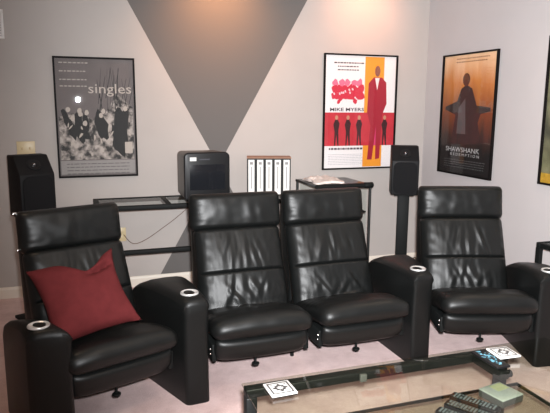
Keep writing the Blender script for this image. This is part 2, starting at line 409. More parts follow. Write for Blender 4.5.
# red pillow
def pillow():
    n = 36; s = .21; bm = bmesh.new(); g = {}
    for side in (1, -1):
        for i in range(n + 1):
            for j in range(n + 1):
                u, v = 2 * i / n - 1, 2 * j / n - 1
                edge = max(abs(u), abs(v))
                if edge > .999 and side == -1: g[(side, i, j)] = g[(1, i, j)]; continue
                pin = 1 - .10 * (1 - u * u) * abs(v) ** 2 - (.50 * math.exp(-((u - .24) / .36) ** 2) * v * v if v > 0 else 0); piv = 1 - .14 * (1 - v * v) * abs(u) ** 2
                h = .085 * (max(0, (1 - u * u)) ** .5 * max(0, (1 - v * v)) ** .5) ** .8
                # the crease from the upper notch
                cr = -.04 * math.exp(-((v - .42 - .25 * (u - .3)) / .10) ** 2) * sm(.0, .5, u) * sm(1, .7, u) - .03 * math.exp(-((u - .22 + (1 - v) * .1) / .13) ** 2) * sm(.15, .9, v)
                cr += .012 * noise.noise(Vector((u * 2.2, v * 2.2, 4 + side)))
                hh = side * h + (cr if edge < .999 else cr)
                g[(side, i, j)] = bm.verts.new((u * s * piv, v * s * pin, hh))
        for i in range(n):
            for j in range(n):
                bm.faces.new((g[(side, i, j)], g[(side, i + 1, j)], g[(side, i + 1, j + 1)], g[(side, i, j + 1)]))
    return bm
p = obj('throw_pillow', pillow(), M['red_velvet'], smooth=True)
tag(p, 'dark red velvet throw pillow leaning on the left black recliner', 'pillow')
c_ = [Vector(q) for q in ((-.282, 2.93, .730), (.070, 3.00, .797), (.272, 2.75, .480), (-.078, 2.645, .440))]   # corners: upper left, upper right, lower right, lower left
cen = sum(c_, Vector()) / 4
PX = ((c_[1] + c_[2]) - (c_[0] + c_[3])).normalized(); PU = (c_[0] + c_[1]) - (c_[2] + c_[3]); PU = (PU - PX * PU.dot(PX)).normalized(); PZ = PX.cross(PU)
cen = cen + PZ * .012
p.matrix_world = Matrix(((PX.x, PU.x, PZ.x, cen.x), (PX.y, PU.y, PZ.y, cen.y), (PX.z, PU.z, PZ.z, cen.z), (0, 0, 0, 1)))

# ------------------------------------------------------------------ posters
FONT = None
def text_bm(txt, size, x, y, z, align='LEFT', sx=1.0, thick=.0):
    cu = bpy.data.curves.new('t', 'FONT'); cu.body = txt; cu.size = size; cu.align_x = align; cu.fill_mode = 'FRONT'; cu.resolution_u = 2
    if thick: cu.offset = thick
    o = bpy.data.objects.new('t', cu); C.objects.link(o)
    bpy.context.view_layer.update()
    me = bpy.data.meshes.new_from_object(o.evaluated_get(bpy.context.evaluated_depsgraph_get()))
    bm = bmesh.new(); bm.from_mesh(me)
    bpy.data.objects.remove(o); bpy.data.curves.remove(cu); bpy.data.meshes.remove(me)
    for v in bm.verts: v.co = Vector((x + v.co.x * sx, y + v.co.y, z))
    return bm
def blob(bm, pts, z, mi=0):
    bm.faces.new([bm.verts.new((x, y, z)) for x, y in pts]).material_index = mi
def ell(cx, cy, rx, ry, n=14, rot=0, wob=0, rs=random):
    o = []
    for k in range(n):
        a = 2 * PI * k / n; q = 1 + (rs.uniform(-wob, wob) if wob else 0)
        x, y = rx * q * math.cos(a), ry * q * math.sin(a)
        o.append((cx + x * math.cos(rot) - y * math.sin(rot), cy + x * math.sin(rot) + y * math.cos(rot)))
    return o
def merge(bms, mis):
    out = bmesh.new()
    for bm, mi in zip(bms, mis):
        me = bpy.data.meshes.new('x'); bm.to_mesh(me); bm.free()
        n0 = len(out.faces); out.from_mesh(me); out.faces.ensure_lookup_table()
        for f in out.faces[n0:]: f.material_index = mi
        bpy.data.meshes.remove(me)
    return out
def poster(label, origin, rz, W, H, build, rim=.014, depth=.022):
    """local frame: x across, y up, z out of the wall; origin = centre on the wall"""
    t = thing('framed_poster', label, 'poster', (0, 0, 0), 0)
    t.matrix_world = Matrix.Translation(origin) @ Matrix.Rotation(rz, 4, 'Z') @ Matrix.Rotation(PI / 2, 4, 'X')
    b = bmesh.new(); w, h = W / 2, H / 2
    bx(b, -w, w, h - rim, h, 0, depth); bx(b, -w, w, -h, -h + rim, 0, depth)
    bx(b, -w, -w + rim, -h + rim, h - rim, 0, depth); bx(b, w - rim, w, -h + rim, h - rim, 0, depth)
    obj('frame', b, M['framemetal'], t)
    build(t, w - rim, h - rim)
    obj('glass_pane', box(-w + rim, w - rim, -h + rim, h - rim, depth - .009, depth - .006), M['pane'], t)
    return t
M['framemetal'] = mat('black_poster_frame', (.006, .005, .005), .6, spec=.1, noise_amt=.1)
def flat(name, col, r=.6, **k): return mat(name, col, r, spec=.3, **k)
ZP = .006
def crowd_print():
    m = mat('grey_crowd_print', (.1, .1, .1), .6, spec=.3); nt = m.node_tree; b = nt.nodes['Principled BSDF']; tc = nt.nodes.new('ShaderNodeTexCoord')
    v = nt.nodes.new('ShaderNodeTexNoise'); v.inputs['Scale'].default_value = 15; v.inputs['Detail'].default_value = 5; v.inputs['Roughness'].default_value = .6
    nt.links.new(tc.outputs['Object'], v.inputs['Vector'])
    cr = nt.nodes.new('ShaderNodeValToRGB'); cr.color_ramp.interpolation = 'LINEAR'
    cr.color_ramp.elements[0].position = .40; cr.color_ramp.elements[0].color = (.035, .033, .032, 1)
    cr.color_ramp.elements[1].position = .60; cr.color_ramp.elements[1].color = (.50, .44, .40, 1)
    nt.links.new(v.outputs['Fac'], cr.inputs[0]); nt.links.new(cr.outputs[0], b.inputs['Base Color'])
    return m
def art_grey(t, w, h):
    obj('print', box(-w, w, -h, h, .001, ZP - .001), [flat('grey_print_sky', (.15, .128, .125), noise_amt=.25, noise_scale=7)], t)
    rs = random.Random(5)
    # lower two thirds: busy black-and-white street crowd, kept generic
    b = bmesh.new(); blob(b, [(-w + .01, -h * .72), (w - .01, -h * .72), (w - .01, h * .18), (w * .55, h * .42), (w * .2, h * .05), (-w * .1, -h * .02), (-w * .5, h * .10), (-w + .01, h * .02)], ZP)
    darks = bmesh.new(); lights = bmesh.new(); n = 0
    for k in range(11):
        x = rs.uniform(-w * .85, w * .75); y = rs.uniform(-h * .45, -h * .02)
        sw = rs.uniform(.024, .045); sh = rs.uniform(.07, .12)
        blob(darks, ell(x, y, sw, sh, 12, rs.uniform(-.5, .5), .2, rs), ZP + .0006 + n * .00002); n += 1
        blob(lights, ell(x + .01, y + sh * .95, .017, .021, 10, 0, .15, rs), ZP + .0012 + n * .00002)
    for k in range(20):
        x = rs.uniform(-w * .8, w * .9); y = rs.uniform(-h * .66, -h * .1)
        blob(lights, ell(x, y, rs.uniform(.004, .010), rs.uniform(.012, .03), 8, rs.uniform(-.8, .8), .3, rs), ZP + .0013 + n * .00002); n += 1
    blob(darks, ell(w * .62, -h * .22, .055, .20, 14, .05, .12, rs), ZP + .0018)
    blob(lights, [(w * .72, -h * .62), (w * .92, -h * .62), (w * .92, -h * .42), (w * .72, -h * .42)], ZP + .0019)
    # bare tree lines at the upper right
    for k in range(16):
        x = w * rs.uniform(.05, .9); y0 = h * rs.uniform(.1, .35); y1 = h * rs.uniform(.6, .92); dx = rs.uniform(-.07, .07); q = rs.uniform(.0015, .004)
        blob(darks, [(x - q, y0), (x + q, y0), (x + dx + q * .4, y1), (x + dx - q * .4, y1)], ZP + .0005 + k * .00002)
    o = merge([b, darks, lights], [0, 1, 2])
    obj('artwork', o, [crowd_print(), flat('print_black', (.018, .018, .018)), flat('print_pale_grey', (.48, .42, .37))], t)
    # pale credit band
    b = bmesh.new(); blob(b, [(-w + .008, -h + .012), (w - .008, -h + .012), (w - .008, -h * .735), (-w + .008, -h * .735)], ZP + .002)
    c = bmesh.new()
    for k in range(4):
        y = -h * .80 - k * .026
        x = -w * .82
        while x < w * .8:
            l = rs.uniform(.015, .05); blob(c, [(x, y), (min(x + l, w * .82), y), (min(x + l, w * .82), y + .006), (x, y + .006)], ZP + .0025); x += l + .007
    obj('credit_band', merge([b, c], [0, 1]), [flat('print_band_grey', (.30, .28, .27)), flat('print_text_grey', (.12, .11, .11))], t)
    # typewriter style title and small lines
    tb = text_bm('singles', .108, 0, 0, 0, sx=1.0)
    xs = [v.co.x for v in tb.verts]; k = (w * 1.12) / (max(xs) - min(xs))
    for v in tb.verts: v.co = Vector((-w * .20 + v.co.x * k, h * .425 + v.co.y, ZP + .003))
    ml = flat('print_line', (.42, .38, .34))
    for yy in (.92, .78, .64, .53):
        x = -w * .9; c = bmesh.new()
        for q in range(7):
            l = rs.uniform(.012, .03); blob(c, [(x, h * yy), (x + l, h * yy), (x + l, h * yy + .009), (x, h * yy + .009)], ZP + .0025); x += l + .008
            if x > -w * .1 and yy < .9: break
        obj('tagline', c, ml, t)
    obj('title_lettering', tb, flat('print_white', (.5, .44, .39)), t)
def art_white(t, w, h):
    obj('print', box(-w, w, -h, h, .001, ZP - .001), flat('poster_white', (.80, .76, .76)), t)
    rs = random.Random(9)
    X = lambda px: -w + 2 * w * px; Y = lambda py: h - 2 * h * py
    def rect(b, x0, x1, y0, y1, z, mi=0): blob(b, [(X(x0), Y(y1)), (X(x1), Y(y1)), (X(x1), Y(y0)), (X(x0), Y(y0))], z, mi)
    b = bmesh.new(); rect(b, .555, .83, .005, .995, ZP + .0004)
    obj('orange_stripe', b, flat('print_orange', (.80, .30, .03)), t)
    b = bmesh.new(); rect(b, 0, 1, .50, .80, ZP + .0008)
    for k in range(4): # magenta panel joints
        pass
    rect(b, .66, .80, .50, .80, ZP + .0010, 1)
    obj('red_band', b, [flat('print_red', (.50, .03, .045), noise_amt=.25, noise_scale=9), flat('print_magenta', (.62, .05, .16))], t)
    # plain upright dark shapes on the red band
    dk = [flat('print_dark', (.045, .012, .015)), flat('print_tan', (.5, .24, .15))]
    for x in (.17, .33, .49, .86):
        b = bmesh.new()
        blob(b, [(X(x - .028), Y(.80)), (X(x - .012), Y(.80)), (X(x), Y(.70)), (X(x + .02), Y(.80)), (X(x + .036), Y(.80)), (X(x + .03), Y(.66)), (X(x + .045), Y(.60)), (X(x + .02), Y(.565)), (X(x - .02), Y(.565)), (X(x - .045), Y(.61)), (X(x - .025), Y(.67))], ZP + .0012)
        blob(b, ell(X(x), Y(.545), .016, .02, 10), ZP + .0013, 1)
        obj('dark_shape', b, dk, t)
    # a plain tall red column standing in for the printed figure
    b = bmesh.new()
    blob(b, [(X(.62), Y(.93)), (X(.655), Y(.62)), (X(.60), Y(.50)), (X(.61), Y(.24)), (X(.68), Y(.185)), (X(.80), Y(.185)), (X(.865), Y(.23)), (X(.88), Y(.42)), (X(.82), Y(.52)), (X(.80), Y(.92)), (X(.74), Y(.93)), (X(.735), Y(.62)), (X(.69), Y(.93))], ZP + .0016)
    blob(b, ell(X(.735), Y(.13), .028, .05, 14), ZP + .0017, 1)
    blob(b, [(X(.70), Y(.19)), (X(.735), Y(.30)), (X(.765), Y(.19))], ZP + .0018, 2)
    obj('red_column', b, [flat('print_crimson', (.34, .018, .035)), flat('print_rose_brown', (.26, .10, .07)), flat('print_cream', (.8, .7, .68))], t)
    # rounded pink-red title letters, unreadable swirls
    b = bmesh.new(); n = 0
    for row, (y, k0, sz) in enumerate(((.24, 5, .038), (.295, 6, .043), (.352, 6, .043), (.40, 2, .022))):
        for k in range(k0):
            x = .10 + .42 * (k + .5) / k0 + rs.uniform(-.01, .01)
            blob(b, ell(X(x), Y(y), sz * rs.uniform(.75, 1.0), sz * rs.uniform(.8, 1.15), 10, rs.uniform(-.6, .6), .22, rs), ZP + .0016 + n * .00003, 1 if row == 0 else 0); n += 1
    for k in range(9):
        x = .12 + .4 * rs.random(); y = .28 + .1 * rs.random()
        blob(b, ell(X(x), Y(y), .008, .012, 8, rs.random()), ZP + .0025 + k * .00003, 2)
    obj('title_lettering', b, [flat('print_cherry', (.58, .03, .06)), flat('print_pink', (.75, .16, .26)), flat('print_blush', (.78, .55, .6))], t)
    bms = []
    for i, tx in enumerate(('MIKE MYERS',)):
        tb = text_bm(tx, .046, 0, 0, 0, thick=.0009); xs = [v.co.x for v in tb.verts]; k = (2 * w * .48) / (max(xs) - min(xs))
        for v in tb.verts: v.co = Vector((X(.07) + v.co.x * k, Y(.487) + v.co.y * .9, ZP + .003))
        bms.append(tb)
    ink = flat('print_ink_dark', (.09, .07, .08)); pale = flat('print_ink_pale', (.45, .44, .46))
    for y, x0, x1, hh, z in ((.07, .12, .50, .012, 0), (.10, .17, .45, .010, 0), (.13, .17, .45, .010, 0), (.835, .07, .55, .018, 0)):
        x = X(x0); c = bmesh.new()
        while x < X(x1):
            l = rs.uniform(.012, .03); blob(c, [(x, Y(y)), (x + l, Y(y)), (x + l, Y(y) + hh), (x, Y(y) + hh)], ZP + .003); x += l + .007
        obj('tagline', c, ink, t)
    c = bmesh.new()
    for q in range(7):
        x = X(.06)
        while x < X(.53):
            l = rs.uniform(.01, .03); blob(c, [(x, Y(.88 + q * .015)), (x + l, Y(.88 + q * .015)), (x + l, Y(.88 + q * .015) + .005), (x, Y(.88 + q * .015) + .005)], ZP + .003); x += l + .006
    bms.append(c)
    obj('name_lettering', bms[0], flat('print_ink', (.07, .05, .06)), t)
    obj('small_print', bms[1], pale, t)
def art_amber(t, w, h):
    m = mat('amber_to_black_print', (.3, .1, .02), .6, spec=.3); nt = m.node_tree; b = nt.nodes['Principled BSDF']; tc = nt.nodes.new('ShaderNodeTexCoord')
    s = nt.nodes.new('ShaderNodeSeparateXYZ'); nt.links.new(tc.outputs['Object'], s.inputs[0])
    n = nt.nodes.new('ShaderNodeTexNoise'); n.inputs['Scale'].default_value = 5; n.inputs['Detail'].default_value = 4
    mp = nt.nodes.new('ShaderNodeMapping'); mp.inputs['Scale'].default_value = (2.2, .35, 1); nt.links.new(tc.outputs['Object'], mp.inputs[0]); nt.links.new(mp.outputs[0], n.inputs['Vector'])
    ma = nt.nodes.new('ShaderNodeMath'); ma.operation = 'MULTIPLY_ADD'; ma.inputs[1].default_value = 1 / (2 * h); ma.inputs[2].default_value = .38
    nt.links.new(s.outputs[1], ma.inputs[0])
    ad = nt.nodes.new('ShaderNodeMath'); ad.operation = 'MULTIPLY_ADD'; ad.inputs[1].default_value = .24; nt.links.new(n.outputs['Fac'], ad.inputs[0]); nt.links.new(ma.outputs[0], ad.inputs[2])
    cr = nt.nodes.new('ShaderNodeValToRGB'); e = cr.color_ramp.elements
    e[0].position = .20; e[0].color = (.014, .012, .012, 1); e[1].position = 1.0; e[1].color = (.85, .55, .33, 1)
    for pos, c in ((.33, (.05, .025, .02, 1)), (.52, (.20, .055, .02, 1)), (.78, (.55, .20, .05, 1))):
        q = e.new(pos); q.color = c
    nt.links.new(ad.outputs[0], cr.inputs[0]); nt.links.new(cr.outputs[0], b.inputs['Base Color'])
    obj('print', box(-w, w, -h, h, .001, ZP - .001), m, t)
    X = lambda px: -w + 2 * w * px; Y = lambda py: h - 2 * h * py
    rs = random.Random(3)
    # plain dark sloping mass in place of the printed figure
    b = bmesh.new()
    blob(b, [(X(.22), Y(.74)), (X(.28), Y(.50)), (X(.06), Y(.455)), (X(.07), Y(.43)), (X(.30), Y(.385)), (X(.37), Y(.28)), (X(.47), Y(.245)), (X(.58), Y(.28)), (X(.68), Y(.42)), (X(.93), Y(.435)), (X(.94), Y(.465)), (X(.76), Y(.49)), (X(.72), Y(.56)), (X(.80), Y(.74))], ZP + .0005)
    blob(b, ell(X(.46), Y(.205), .05, .055, 14), ZP + .0007, 1)
    blob(b, [(X(.32), Y(.66)), (X(.34), Y(.44)), (X(.46), Y(.36)), (X(.50), Y(.66))], ZP + .0009, 2)
    obj('dark_shape', b, [flat('print_umber', (.035, .022, .02), noise_amt=.4, noise_scale=14), flat('print_russet', (.10, .035, .02)), flat('print_slate', (.10, .085, .085))], t)
    bms = []; 
    for tx, y, size, k0, k1 in (('SHAWSHANK', .815, .058, .12, .78), ('R E D E M P T I O N', .85, .034, .22, .78)):
        tb = text_bm(tx, size, 0, 0, 0); xs = [v.co.x for v in tb.verts]; k = 2 * w * (k1 - k0) / (max(xs) - min(xs))
        for v in tb.verts: v.co = Vector((X(k0) + v.co.x * k, Y(y) + v.co.y, ZP + .002))
        bms.append(tb)
    mb = flat('print_brown', (.25, .10, .04))
    for y, x0, x1, hh in ((.035, .25, .85, .009), (.062, .25, .80, .009)):
        x = X(x0); c = bmesh.new()
        while x < X(x1): l = rs.uniform(.01, .02); blob(c, [(x, Y(y)), (x + l, Y(y)), (x + l, Y(y) + hh), (x, Y(y) + hh)], ZP + .002); x += l + .008
        obj('tagline', c, mb, t)
    d = bmesh.new()
    for q in range(4):
        x = X(.1)
        while x < X(.88): l = rs.uniform(.01, .035); blob(d, [(x, Y(.89 + q * .02)), (x + l, Y(.89 + q * .02)), (x + l, Y(.89 + q * .02) + .006), (x, Y(.89 + q * .02) + .006)], ZP + .002); x += l + .007
    for q in bms: obj('title_lettering', q, flat('print_silver', (.5, .5, .5)), t)
    obj('credit_lines', d, flat('print_grey', (.10, .10, .10)), t)
def art_olive(t, w, h):
    m = mat('olive_print', (.10, .10, .05), .6, spec=.3); nt = m.node_tree; b = nt.nodes['Principled BSDF']; tc = nt.nodes.new('ShaderNodeTexCoord')
    n = nt.nodes.new('ShaderNodeTexNoise'); n.inputs['Scale'].default_value = 4; n.inputs['Detail'].default_value = 5; nt.links.new(tc.outputs['Object'], n.inputs['Vector'])
    cr = nt.nodes.new('ShaderNodeValToRGB'); e = cr.color_ramp.elements
    e[0].position = .35; e[0].color = (.05, .05, .03, 1); e[1].position = .7; e[1].color = (.26, .25, .14, 1)
    nt.links.new(n.outputs['Fac'], cr.inputs[0]); nt.links.new(cr.outputs[0], b.inputs['Base Color'])
    obj('print', box(-w, w, -h, h, .001, ZP - .001), m, t)
    b = bmesh.new(); blob(b, [(-w, -h), (w, -h), (w, -h + .05), (-w, -h + .07)], ZP + .001)
    obj('artwork', b, flat('print_gold', (.45, .26, .03), noise_amt=.5, noise_scale=40), t)
poster('black-framed grey crowd poster on the back wall, left of the charcoal hourglass', Vector((.159, YB, 1.418)), 0, .613, .94, art_grey)
poster('black-framed white poster with red band and orange stripe, right of the hourglass', Vector((2.482, YB, 1.466)), 0, .741, 1.04, art_white)
poster('black-framed amber and black poster on the right wall near the corner', Vector((XR, 4.227, 1.454)), -PI / 2, .729, 1.04, art_amber)
poster('olive green framed poster at the right edge, nearest one on the right wall', Vector((XR, 2.985, 1.497)), -PI / 2, .72, 1.04, art_olive)

# ------------------------------------------------------------------ back wall fittings
t = thing('wall_vent', 'white louvred air vent high on the back wall at the left edge', 'vent', (-.62, YB, 2.106))
b = bmesh.new(); bx(b, -.15, .15, -.012, 0, .085, .105); bx(b, -.15, .15, -.012, 0, -.105, -.085); bx(b, -.15, -.13, -.012, 0, -.085, .085); bx(b, .13, .15, -.012, 0, -.085, .085)
obj('frame', b, M['white'], t, bevel=.003)
b = bmesh.new()
for k in range(9):
    z = -.075 + k * .019
    vs = [b.verts.new(q) for q in ((-.13, -.010, z - .006), (.13, -.010, z - .006), (.13, -.002, z + .008), (-.13, -.002, z + .008), (-.13, -.008, z - .007), (.13, -.008, z - .007), (.13, 0, z + .007), (-.13, 0, z + .007))]
    for f in ((0, 1, 2, 3), (7, 6, 5, 4), (0, 4, 5, 1), (2, 6, 7, 3), (0, 3, 7, 4), (1, 5, 6, 2)): b.faces.new([vs[i] for i in f])
obj('louvre', b, M['white'], t)
t = thing('light_switch', 'almond double light switch plate on the back wall above the left speaker', 'switch', (-.374, YB, 1.186))
obj('plate', box(-.066, .066, -.006, 0, -.055, .055), M['almond'], t, bevel=.003)
for x in (-.028, .028):
    obj('toggle', prism(bmesh.new(), [(-.006, -.012), (-.016, .004), (-.006, .012)], x - .005, x + .005, Matrix(((0, 0, 1, 0), (1, 0, 0, 0), (0, 1, 0, 0), (0, 0, 0, 1)))), M['almond'], t)
t = thing('wall_outlet', 'small almond power outlet low on the back wall behind the glass console', 'outlet', (.315, YB, .46))
obj('plate', box(-.036, .036, -.005, 0, -.058, .058), M['almond'], t, bevel=.002)
b = bmesh.new()
for z in (-.024, .024): lathe(b, [(.016, 0), (.017, .003), (.015, .004)], 18, mx=Matrix.Translation((0, -.004, z)) @ Matrix.Rotation(PI / 2, 4, 'X'))
obj('socket', b, M['almond'], t, smooth=True)

# ------------------------------------------------------------------ glass console against the back wall
X0, X1, YA, YC, ZT = .10, 1.755, 4.40, 4.845, .775
t = thing('glass_console', 'long black metal console table with glass top along the back wall', 'console table', (0, 0, 0))
b = bmesh.new()
bx(b, X0, X1, YA, YA + .04, ZT - .035, ZT); bx(b, X0, X1, YC - .04, YC, ZT - .035, ZT)
for x in (X0, .63, 1.16, X1 - .04): bx(b, x, x + .04, YA + .04, YC - .04, ZT - .035, ZT)
obj('top_frame', b, M['blackmetal'], t, bevel=.004)
b = bmesh.new(); bx(b, X0, X1, YA, YA + .04, .395, .43); 
obj('lower_rail', b, M['blackmetal'], t, bevel=.004)
for x in (X0, X1 - .04):
    for y in (YA, YC - .04):
        for z0, z1 in ((0, .395),): obj('leg', bx(box(x, x + .04, y, y + .04, 0, .395), x, x + .04, y, y + .04, .43, ZT - .035), M['blackmetal'], t)
for x0, x1 in ((X0 + .04, .63), (.67, 1.16), (1.20, X1 - .04)):
    obj('glass_top', box(x0, x1, YA + .04, YC - .04, ZT - .012, ZT - .004), M['cglass'], t)

# television on the console
t = thing('television', 'small black and grey tube television on the glass console', 'television', (.945, 4.41, ZT), 0)
RX = Matrix(((1, 0, 0, 0), (0, 0, -1, 0), (0, 1, 0, 0), (0, 0, 0, 1)))
def rrect(x0, x1, z0, z1, r, n=5):
    o = []
    for cx, cz, a0 in ((x1 - r, z1 - r, 0), (x0 + r, z1 - r, 90), (x0 + r, z0 + r, 180), (x1 - r, z0 + r, 270)):
        for k in range(n + 1):
            a = math.radians(a0 + 90 * k / n); o.append((cx + r * math.cos(a), cz + r * math.sin(a)))
    return o
b = bmesh.new(); secs = [(.012, 1.0), (.16, 1.0), (.36, .97), (.372, .94)]; rings = []
for y, k in secs:
    rings.append([b.verts.new((x * k, y, .20 + (z - .20) * k if z > .05 else z * 1.0 + .0)) for x, z in rrect(-.175, .175, .02, .385, .035)])
for A, B in zip(rings, rings[1:]):
    for k in range(len(A)): b.faces.new((A[k], A[(k + 1) % len(A)], B[(k + 1) % len(A)], B[k]))
b.faces.new(rings[0]); b.faces.new(rings[-1][::-1])
obj('housing', b, M['greyplastic'], t, smooth=True)
obj('bezel', prism(bmesh.new(), rrect(-.18, .18, .01, .392, .04), -.035, .015, RX), M['plastic'], t, bevel=.012, seg=3)
b = bmesh.new(); n = 14; gr = [[None] * (n + 1) for _ in range(n + 1)]
for i in range(n + 1):
    for j in range(n + 1):
        u, v = 2 * i / n - 1, 2 * j / n - 1
        gr[i][j] = b.verts.new((u * .138, -.017 - .014 * (1 - u * u * .6 - v * v * .4), .20 + v * .098))
for i in range(n):
    for j in range(n): b.faces.new((gr[i][j], gr[i + 1][j], gr[i + 1][j + 1], gr[i][j + 1]))
obj('screen', b, mat('dark_tube_screen', (.012, .013, .016), .12, coat=.5, noise_amt=.1), t, smooth=True)
o = obj('maker_label', box(-.135, -.085, -.0165, -.0145, .327, .355), M['paper'], t); o['label'] = 'small white label'
M['darkbuttons'] = mat('dark_grey_buttons', (.05, .05, .06), .3)
obj('control_strip', box(-.06, .02, -.017, -.0145, .333, .343), M['darkbuttons'], t)
obj('button_row', box(-.05, .06, -.037, -.0345, .05, .062), M['darkbuttons'], t)
for x in (-.13, .08): obj('foot', box(x, x + .05, .03, .28, 0, .022), M['plastic'], t)

# five ring binders on the console
bt = ['leftmost white-spined binder of the row on the glass console', 'second white-spined binder from the left on the glass console', 'middle white-spined binder of the five on the glass console', 'second white-spined binder from the right on the glass console', 'rightmost white-spined binder of the row, next to the audio rack']
bw = .0735
M['cover'] = mat('black_binder_cover', (.008, .007, .007), .5, spec=.25, noise_amt=.1)
M['tanedge'] = mat('tan_card', (.32, .17, .11), .7, noise_amt=.1)
cov = pg = lb = mk = None
for k in range(5):
    t = thing('ring_binder', bt[k], 'binder', (1.372 + k * bw * .965, 4.64 - k * bw * .27, ZT), math.radians(-15.6), 'binders on the console')
    if k == 0:
        b = bmesh.new(); q = bw / 2 - .0012
        bx(b, -q, q, 0, .006, 0, .312); bx(b, -q, -q + .004, .006, .20, 0, .312); bx(b, q - .004, q, .006, .20, 0, .312)
        cov = [('cover', b, M['cover'], .0015)]
        b2 = box(-q + .005, q - .005, .008, .19, .004, .306)
        b3 = box(-.0255, .0255, -.002, 0, .012, .302)
        b4 = bmesh.new(); bx(b4, -.013, .013, -.003, -.002, .262, .284); bx(b4, -.0035, .0035, -.0028, -.002, .06, .245)
        parts = [obj('cover', b, M['cover'], t), obj('page_block', b2, M['tanedge'], t), obj('spine_label', b3, M['paper'], t), obj('spine_mark', b4, [mat('binder_print', (.2, .19, .19), .6)], t)]
        parts[3].data.materials[0].node_tree.nodes['Principled BSDF'].inputs['Base Color'].default_value = (.22, .21, .21, 1)
    else:
        for p_ in parts:
            c = p_.copy(); C.objects.link(c); c.parent = t
t = obj('binder_board', box(-.036, .335, .004, .19, .3135, .3215), M['tanedge']); t.location = (1.372, 4.64, ZT); t.rotation_euler = (0, 0, math.radians(-15.6))
tag(t, 'thin tan board lying across the tops of the five binders', 'board')

# audio rack
X0, X1, YA, YC, ZT2 = 1.775, 2.25, 4.20, 4.66, .90
t = thing('audio_rack', 'tall black audio rack with glass sides against the back wall', 'rack', (0, 0, 0))
b = bmesh.new(); bx(b, X0, X1, YA + .012, YC, ZT2 - .018, ZT2)
obj('top', b, mat('dark_smoked_top', (.03, .032, .033), .3, noise_amt=.1), t, bevel=.003)
b = bmesh.new(); tube(b, [(X0, YA, ZT2 - .012), (X1 + .02, YA, ZT2 - .012)], .02, 14)
obj('front_bar', b, M['blackmetal'], t, smooth=True)
b = bmesh.new(); tube(b, [(X1 - .05, YA, ZT2 - .010), (X1 - .045, YA, ZT2 - .010), (X1 + .022, YA, ZT2 - .010), (X1 + .03, YA, ZT2 - .010)], [.018, .024, .024, .016], 16)
obj('bar_end', b, M['blackmetal'], t, smooth=True)
for x in (X0 + .012, X1 + .005):
    for y in (YA, YC - .02): obj('post', tube(bmesh.new(), [(x, y, 0), (x, y, ZT2 - .02)], .011, 12), M['tablemetal'], t, smooth=True)
for x in (X0 + .03, X1 - .016): obj('glass_side', box(x, x + .005, YA + .02, YC - .03, .06, ZT2 - .02), M['cglass'], t)
for z in (.12, .40, .66): obj('shelf', box(X0 + .04, X1 - .02, YA + .015, YC - .01, z, z + .012), M['blackmetal'], t)
# crumpled papers on the rack
b = bmesh.new(); rs = random.Random(4); n = 22; g = [[None] * (n + 1) for _ in range(n + 1)]; g2 = [[None] * (n + 1) for _ in range(n + 1)]
for i in range(n + 1):
    for j in range(n + 1):
        u, v = 2 * i / n - 1, 2 * j / n - 1
        rr = 1 + .12 * noise.noise(Vector((u * 2, v * 2, 9)))
        h = .012 + .034 * max(0, 1 - (u * u + v * v) * .55) * (.6 + 1.3 * abs(noise.noise(Vector((u * 3.2, v * 3.2, 1)))))
        g[i][j] = b.verts.new((u * .125 * rr, v * .15 * rr, h)); g2[i][j] = b.verts.new((u * .125 * rr, v * .15 * rr, max(0, h * .5 - .008)))
for i in range(n):
    for j in range(n):
        b.faces.new((g[i][j], g[i + 1][j], g[i + 1][j + 1], g[i][j + 1])); b.faces.new((g2[i][j + 1], g2[i + 1][j + 1], g2[i + 1][j], g2[i][j]))
for i in range(n):
    for q in (0, n):
        b.faces.new((g[i][q], g[i + 1][q], g2[i + 1][q], g2[i][q])); b.faces.new((g[q][i], g[q][i + 1], g2[q][i + 1], g2[q][i]))
pp = obj('crumpled_paper', b, mat('pink_white_paper', (.72, .62, .57), .85, noise_amt=.28, noise_scale=26), smooth=True)
pp.location = (1.93, 4.42, ZT2 + .001); tag(pp, 'crumpled pinkish white paper lying on top of the audio rack', 'paper')

# ------------------------------------------------------------------ speakers on stands
def speaker(label, loc, rz):
    t = thing('loudspeaker', label, 'speaker', loc, rz, 'loudspeakers on stands')
    H, W, D = .425, .235, .235
    side = [(0, 0), (D, 0), (D - .01, H), (.115, H), (0, H - .125)]
    SW = Matrix(((0, 0, 1, 0), (1, 0, 0, 0), (0, 1, 0, 0), (0, 0, 0, 1)))
    obj('cabinet', prism(bmesh.new(), side, -W / 2, W / 2, SW), M['veneer'], t, bevel=.008, seg=3)
    g = prism(bmesh.new(), rrect(-W / 2 + .016, W / 2 - .016, .016, H - .135, .05, 6), 0, .012, Matrix(((1, 0, 0, 0), (0, 0, -1, 0), (0, 1, 0, 0), (0, 0, 0, 1))))
    obj('grille', g, M['grille'], t, bevel=.004)
    # tweeter on the sloped baffle
    mid = Vector((0, .055, H - .062)); nv = Vector((0, -.125, .115)).normalized(); q = Vector((0, 0, 1)).rotation_difference(nv).to_matrix().to_4x4()
    tw = obj('tweeter', lathe(bmesh.new(), [(.046, -.002), (.046, .003), (.036, .004), (.02, -.0005), (.016, .004), (.008, .008), (.001, .009)], 28, mx=Matrix.Translation(mid) @ q), M['plastic'], t, smooth=True)
    obj('dome', lathe(bmesh.new(), [(.013, .004), (.011, .009), (.006, .012), (.001, .013)], 18, mx=Matrix.Translation(mid) @ q), mat('tweeter_dome', (.25, .25, .27), .2, metal=1), tw, smooth=True)
    return t
